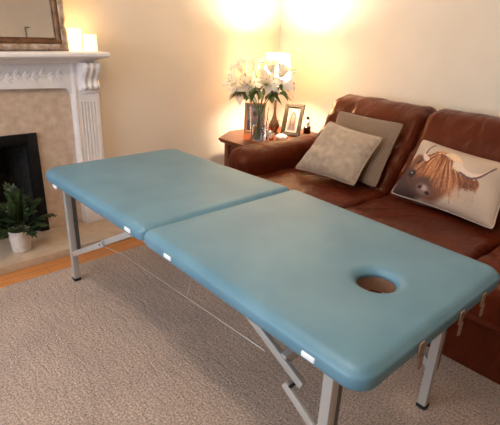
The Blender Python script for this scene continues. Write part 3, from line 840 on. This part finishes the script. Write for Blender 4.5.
# ------------------------------------------------------------------ vase and lilies
vx, vy = 1.565, 1.995
t = thing('glass_vase', 'clear glass cylinder vase of water holding the lilies on the side table', 'vase', (vx, vy, TZ))
bm = lathe(bmesh.new(), [(0, .0005), (.054, .0005), (.057, .004), (.060, .10), (.068, .235), (.0655, .235), (.0575, .10), (.0545, .016), (0, .014)], (vx, vy, TZ), 36, False, False)
obj('vase_body', bm, M_vase, t)
bm = lathe(bmesh.new(), [(0, .0145), (.0543, .0165), (.0565, .105), (0, .105)], (vx, vy, TZ), 32, False, False)
obj('water', bm, M_water, t)

def petal(bm, o, ax, side, ln, wd, curl):
    """one recurved lily petal from o; ax = flower axis, side = radial direction"""
    tan = ax.cross(side).normalized(); nL, nW = 9, 4; G = []
    for i in range(nL+1):
        u = i/nL; th = .35+curl*u*u
        # arc in the ax-side plane
        p = Vector(o); steps = 12
        for k in range(int(steps*u)):
            uu = (k+.5)/steps; a = .38+curl*uu**1.7; p = p + (ax*math.cos(a)+side*math.sin(a))*ln/steps
        a = .38+curl*u**1.7; nrm = (side*math.cos(a)-ax*math.sin(a))
        w = wd*(math.sin(PI*(u**.8*.93+.05)))**.75
        G.append([bm.verts.new(p + tan*w*q - nrm*(abs(q)**2*w*.35 - .0) + nrm*.006*math.sin(u*14+q*2)*u) for q in [(-1+2*k/nW) for k in range(nW+1)]])
    for a, b in zip(G, G[1:]):
        for k in range(nW): bm.faces.new((a[k], a[k+1], b[k+1], b[k]))
def lily(top, axis, label, size=.1, root=None, leaves=(), buds=0):
    rr = random.Random(int(top[0]*1000+top[1]*77)); top = Vector(top); ax = Vector(axis).normalized()
    root = root or (vx+rr.uniform(-.03, .03), vy+rr.uniform(-.03, .03), TZ+.02)
    t = thing('lily_stem', label, 'flower', root, 'white lilies in the glass vase')
    # pass through the vase mouth
    mid = Vector((vx, vy, TZ+.235)) + (Vector((top.x-vx, top.y-vy, 0))*.16)
    root = Vector((vx-(mid.x-vx)*1.3+rr.uniform(-.012, .012), vy-(mid.y-vy)*1.3, TZ+.02))
    base = top - ax*size*.25
    pts = spline([root, mid, mid.lerp(base, .6)+Vector((0, 0, .02)), base], 7)
    obj('stem', tube(bmesh.new(), pts, .0032, 7), M_stem, t)
    s = ax.cross(Vector((.3, .2, 1))).normalized(); q = ax.cross(s)
    bm = bmesh.new(); off = rr.uniform(0, PI)
    for k in range(6):
        a = off+2*PI*k/6; side = (s*math.cos(a)+q*math.sin(a)).normalized()
        petal(bm, base+side*.004, ax, side, size*(1.0 if k % 2 else .95), size*(.25 if k % 2 else .18), 1.2+rr.uniform(-.15, .25))
    bl = obj('bloom', bm, M_petal, t, sharp=80)
    bm = bmesh.new(); ends = []
    for k in range(6):
        a = off+.5+2*PI*k/6; side = (s*math.cos(a)+q*math.sin(a))
        e = base+ax*size*.62+side*size*.2
        tube(bm, [base, base+ax*size*.35+side*size*.06, e], .0011, 5)
        ends.append(e)
    obj('filaments', bm, M_filament, bl)
    for e in ends: obj('anther', bar(bmesh.new(), e-q*.006, e+q*.006, .0034, .0034, .001), M_anther, bl)
    for (u, az, ln) in tuple(leaves) + tuple((q_, rr.uniform(2.2, 5.9), rr.uniform(.11, .15)) for q_ in (.58, .66, .72)):
        p = pts[int(u*(len(pts)-1))]; bm = bmesh.new()
        d = Vector((math.cos(az), math.sin(az), .15)); L2 = []
        tan = d.cross(Vector((0, 0, 1))).normalized(); prev = None
        for i in range(9):
            uu = i/8; c = p + d*ln*uu + Vector((0, 0, ln*(.35*uu-.75*uu*uu))); w = ln*.17*math.sin(PI*(uu*.93+.04))
            r = (bm.verts.new(c+tan*w+Vector((0, 0, w*.4))), bm.verts.new(c), bm.verts.new(c-tan*w+Vector((0, 0, w*.4))))
            if prev:
                bm.faces.new((prev[0], prev[1], r[1], r[0])); bm.faces.new((prev[1], prev[2], r[2], r[1]))
            prev = r
        obj('leaf', bm, M_lleaf, t)
LL = [
 ((1.547, 2.236, .901), (-.75, .25, .35), 'white lily leaning furthest left in the vase', .118, [(.60, 2.6, .15), (.70, 3.3, .13)]),
 ((1.649, 2.279, .979), (-.45, .1, .85), 'white lily standing high at the left of the bunch', .118, [(.6, 3.4, .14), (.75, 2.4, .11)]),
 ((1.503, 2.035, .890), (-.45, -.75, .15), 'white lily facing forward low in the left cluster', .125, [(.64, 3.9, .15), (.72, 2.9, .14)]),
 ((1.680, 2.172, 1.008), (.05, .1, .95), 'white lily standing upright at the top of the bunch', .110, [(.66, 4.6, .15), (.74, 5.6, .12)]),
 ((1.491, 2.114, .850), (-.7, -.4, -.15), 'white lily drooping lowest at the left of the bunch', .105, [(.74, 2.8, .12)]),
 ((1.548, 1.913, .914), (-.25, -.75, .35), 'large open white lily facing forward in the right cluster', .125, [(.60, 4.9, .16), (.7, 3.8, .15), (.52, 5.4, .15)]),
 ((1.664, 1.890, .985), (.25, -.25, .9), 'white lily pointing up in the right cluster', .12, [(.64, 5.6, .14), (.72, 4.4, .13)]),
 ((1.650, 1.825, .905), (.65, -.6, .15), 'white lily leaning furthest right in the vase', .115, [(.6, 5.4, .15), (.68, 4.6, .15)]),
 ((1.639, 1.975, 1.011), (-.2, -.2, .95), 'white lily standing upright behind the right cluster', .112, [(.7, 5.0, .13), (.62, 0.3, .12)]),
]
for top, ax, lab, sz, lv in LL: lily(top, ax, lab, sz*1.2, leaves=lv)

# ------------------------------------------------------------------ photo frames
def portrait(kind, W=36, H=48):
    """soft portrait print on a raster (W x H)"""
    Y, X = np.mgrid[0:H, 0:W]; U = X/(W-1); V = Y/(H-1); A = np.zeros((H, W, 3))
    def ell(cu, cv, ru, rv, col, soft=.3):
        r = np.sqrt(((U-cu)/ru)**2+((V-cv)/rv)**2); m = np.clip((1-r)/soft+.5, 0, 1)[..., None]; A[:] = A*(1-m)+np.array(col)*m
    if kind == 0:
        A[:] = (206, 204, 206); ell(.3, .15, .5, .30, (104, 118, 146)); ell(.75, .22, .4, .35, (150, 150, 160)); ell(.42, .52, .17, .17, (214, 170, 146)); ell(.42, .66, .18, .10, (110, 84, 66)); ell(.75, .60, .14, .14, (214, 172, 150)); ell(.75, .70, .16, .10, (180, 150, 110))
    else:
        A[:] = (222, 208, 190); ell(.5, .52, .30, .34, (150, 96, 60)); ell(.5, .05, .42, .28, (180, 150, 150)); ell(.32, .30, .12, .25, (160, 106, 66)); ell(.68, .30, .12, .25, (160, 106, 66)); ell(.5, .55, .19, .22, (226, 176, 146)); ell(.42, .58, .03, .02, (70, 46, 36)); ell(.58, .58, .03, .02, (70, 46, 36)); ell(.5, .43, .07, .02, (176, 90, 80))
    return s2l(np.clip(A, 0, 255)/255)
M_print = attr_mat('photo_print', .6)
def photo_frame(bl, wdir, nrm, w, hgt, lean, border, mount, M, kind, label, name='photo_frame'):
    bl = Vector((*bl, TZ+.0015)); wd = Vector((*wdir, 0)).normalized(); n = Vector((*nrm, 0)).normalized()
    up = (Vector((0, 0, 1))*math.cos(lean) - n*math.sin(lean)); nn = (n*math.cos(lean)+Vector((0, 0, 1))*math.sin(lean))
    mf = lambda x, u, d: bl + wd*x + up*u + nn*d
    t = thing(name, label, 'photo frame', tuple(bl+wd*w/2))
    pf = [(0, 0), (0, .012), (.003, .016), (border*.45, .017), (border*.55, .013), (border*.8, .014), (border, .006), (border, .003)]
    bm = frame_loop(bmesh.new(), pf, mf, 0, w, 0, hgt)
    obj('frame', bm, M, t, sharp=40)
    bm = bmesh.new(); bm.faces.new([bm.verts.new(mf(x, u, .0)) for x, u in ((0, 0), (w, 0), (w, hgt), (0, hgt))])
    obj('backing', bm, M_back, t)
    if mount:
        bm = frame_loop(bmesh.new(), [(border-.002, .0045), (border+mount, .0045), (border+mount, .0035)], mf, 0, w, 0, hgt)
        obj('mount', bm, M_mat_board, t)
    R = portrait(kind)*.32; b = border+mount-.002; bm = bmesh.new(); lay = bm.verts.layers.float_color.new('print'); H, W = R.shape[:2]; G = {}
    for i in range(W):
        for j in range(H):
            v = bm.verts.new(mf(b+(w-2*b)*i/(W-1), b+(hgt-2*b)*j/(H-1), .0030)); v[lay] = (*R[j, i], 1); G[i, j] = v
    for i in range(W-1):
        for j in range(H-1): bm.faces.new((G[i, j], G[i+1, j], G[i+1, j+1], G[i, j+1]))
    obj('photograph', bm, M_print, t)
    foot = bl + wd*w/2 - n*(hgt*.62*math.sin(lean)+.07); foot.z = TZ+.001
    bm = bar(bmesh.new(), mf(w/2, hgt*.62, -.004), foot, .04, .004, .001, tuple(n)); obj('easel_leg', bm, M_back, t)
photo_frame((1.640, 2.235), (.69, -.72), (-.72, -.69), .165, .232, .10, .022, 0, M_frame1, 0, 'wooden photo frame standing behind the glass vase')
photo_frame((1.825, 2.022), (.42, -.90), (-.90, -.42), 0.152, .25, .41, .032, .010, M_frame2, 1, 'bronze photo frame of a long-haired person, tilted, right of the lamp')

# ------------------------------------------------------------------ small things on the side table
dx, dy = 1.655, 1.965
t = thing('reed_diffuser', 'small jar with zebra-striped band and dark reeds beside the vase', 'diffuser', (dx, dy, TZ))
bm = lathe(bmesh.new(), [(0, .0005), (.026, .0005), (.029, .004), (.030, .05), (.027, .060), (.015, .066), (.014, .078), (.010, .078), (.010, .066), (0, .02)], (dx, dy, TZ), 28, False, False)
obj('jar', bm, M_glass, t)
bm = lathe(bmesh.new(), [(.0305, .020), (.0312, .022), (.0312, .046), (.0305, .048)], (dx, dy, TZ), 28, False, False)
lb = obj('label_band', bm, M_label, t)
bm = bmesh.new()
for k in range(14):
    a = 2*PI*k/14
    d = Vector((math.cos(a), math.sin(a), 0)); tn = Vector((-d.y, d.x, 0)); c = Vector((dx, dy, TZ+.034))+d*.0318
    vs = [bm.verts.new(c+tn*px+Vector((0, 0, pz))) for px, pz in ((-.004, -.010), (-.0005, -.011), (.0045, .010), (.001, .011))]; bm.faces.new(vs)
obj('stripe', bm, M_ink, lb, smooth=False)
for k, (ox, oy) in enumerate(((-.035, .035), (-.015, .02), (.005, -.015), (.045, -.045), (.03, -.01))):
    obj('reed', tube(bmesh.new(), [(dx-ox*.1, dy-oy*.1, TZ+.025), (dx+ox*.15, dy+oy*.15, TZ+.078), (dx+ox, dy+oy, TZ+.175-.01*k)], .0017, 6), M_reed, t)
# shell
sx_, sy_ = 1.72, 1.905
bm = bmesh.new(); bmesh.ops.create_icosphere(bm, subdivisions=4, radius=1)
for v in bm.verts:
    a = math.atan2(v.co.y, v.co.x); k = 1+.12*math.cos(a*7)*(1-abs(v.co.z)); v.co = Vector((sx_+v.co.x*.040*k, sy_+v.co.y*.045*k, TZ+.0195+v.co.z*.019*(1 if v.co.z < 0 else 1.25)))
s_ = obj('seashell', bm, M_shell); tag(s_, 'small whitish ribbed shell lying in front of the bronze photo frame', 'shell')
# bottle
bx, by_ = 2.055, 1.955
t = thing('scent_bottle', 'small dark bottle with pale neck and black stopper near the sofa back', 'bottle', (bx, by_, TZ))
bm = lathe(bmesh.new(), [(0, .0005), (.027, .0005), (.029, .004), (.029, .052), (.022, .060), (0, .062)], (bx, by_, TZ), 24, False, False); obj('bottle_body', bm, M_darkglass, t)
bm = lathe(bmesh.new(), [(.0, .0605), (.012, .061), (.017, .075), (.016, .098), (.010, .108), (0, .109)], (bx, by_, TZ), 20, False, False); obj('neck', bm, M_shell, t)
bm = lathe(bmesh.new(), [(0, .108), (.009, .108), (.013, .118), (.011, .130), (0, .134)], (bx, by_, TZ), 20, False, False); obj('stopper', bm, M_darkglass, t)

# ------------------------------------------------------------------ ceiling light (behind the viewer) and lights
t = thing('ceiling_light', 'round white flush ceiling light in the middle of the room', 'ceiling light', (-.5, .4, CZ))
bm = lathe(bmesh.new(), [(0, -.001), (.17, -.001), (.17, -.02), (0, -.02)], (-.5, .4, CZ), 36, False, False); obj('ceiling_plate', bm, M_base, t)
M_opal = mat('opal_glass', (1, .95, .88, 1)); ob = M_opal.node_tree.nodes['Principled BSDF']; ob.inputs['Emission Color'].default_value = (1, .80, .58, 1); ob.inputs['Emission Strength'].default_value = 4
bm = lathe(bmesh.new(), [(.16, -.02), (.15, -.05), (.11, -.078), (.05, -.092), (.001, -.095)], (-.5, .4, CZ), 36, False, False); obj('opal_bowl', bm, M_opal, t)

def light(name, typ, loc, energy, col, rot=None, **k):
    d = bpy.data.lights.new(name, typ); d.energy = energy; d.color = col
    for kk, v in k.items(): setattr(d, kk, v)
    o = bpy.data.objects.new(name, d); COL.objects.link(o); o.location = loc
    if rot: o.rotation_euler = rot
    return o
light('lamp_light', 'POINT', (lx, ly, TZ+.515), 56, (1, .84, .62), shadow_soft_size=.045)
light('ceiling_lamp_light', 'POINT', (-.5, .4, CZ-.16), 22, (1, .80, .58), shadow_soft_size=.12)
for cx, hh in ((.423, .122), (.512, .090)):
    light('candle_light', 'POINT', (cx, 2.335, 1.1+hh+.012), .2, (1, .64, .30), shadow_soft_size=.01)
light('window_daylight', 'AREA', (WL-.12, .9, 1.45), 60, (.72, .86, 1.0), (0, math.radians(-90), 0), shape='RECTANGLE', size=1.4, size_y=2.4)
w = bpy.data.worlds.new('daylight'); SC.world = w; w.use_nodes = True
w.node_tree.nodes['Background'].inputs['Color'].default_value = (.75, .85, 1, 1); w.node_tree.nodes['Background'].inputs['Strength'].default_value = .8

# ------------------------------------------------------------------ camera
CAMP = Vector((-.6775, -.3668, 1.2495))
cd = bpy.data.cameras.new('camera'); cam = bpy.data.objects.new('camera', cd); COL.objects.link(cam)
yaw, pitch, roll, fpx = .7485, .3825, .0413, 453.07
cy_, sy2 = math.cos(yaw), math.sin(yaw)
fwd = Vector((sy2*math.cos(pitch), cy_*math.cos(pitch), -math.sin(pitch))); rt = Vector((cy_, -sy2, 0)); up = rt.cross(fwd)
r2 = rt*math.cos(roll)+up*math.sin(roll); u2 = up*math.cos(roll)-rt*math.sin(roll)
cam.matrix_world = Matrix(((r2.x, u2.x, -fwd.x, CAMP.x), (r2.y, u2.y, -fwd.y, CAMP.y), (r2.z, u2.z, -fwd.z, CAMP.z), (0, 0, 0, 1)))
cd.sensor_fit = 'HORIZONTAL'; cd.sensor_width = 36; cd.lens = fpx/500*36; cd.clip_start = .02
SC.camera = cam
vs = SC.view_settings; vs.view_transform = 'Standard'; vs.look = 'None'; vs.gamma = 1; vs.use_curve_mapping = False; vs.exposure = 0.76
SC.cycles.use_denoising = True
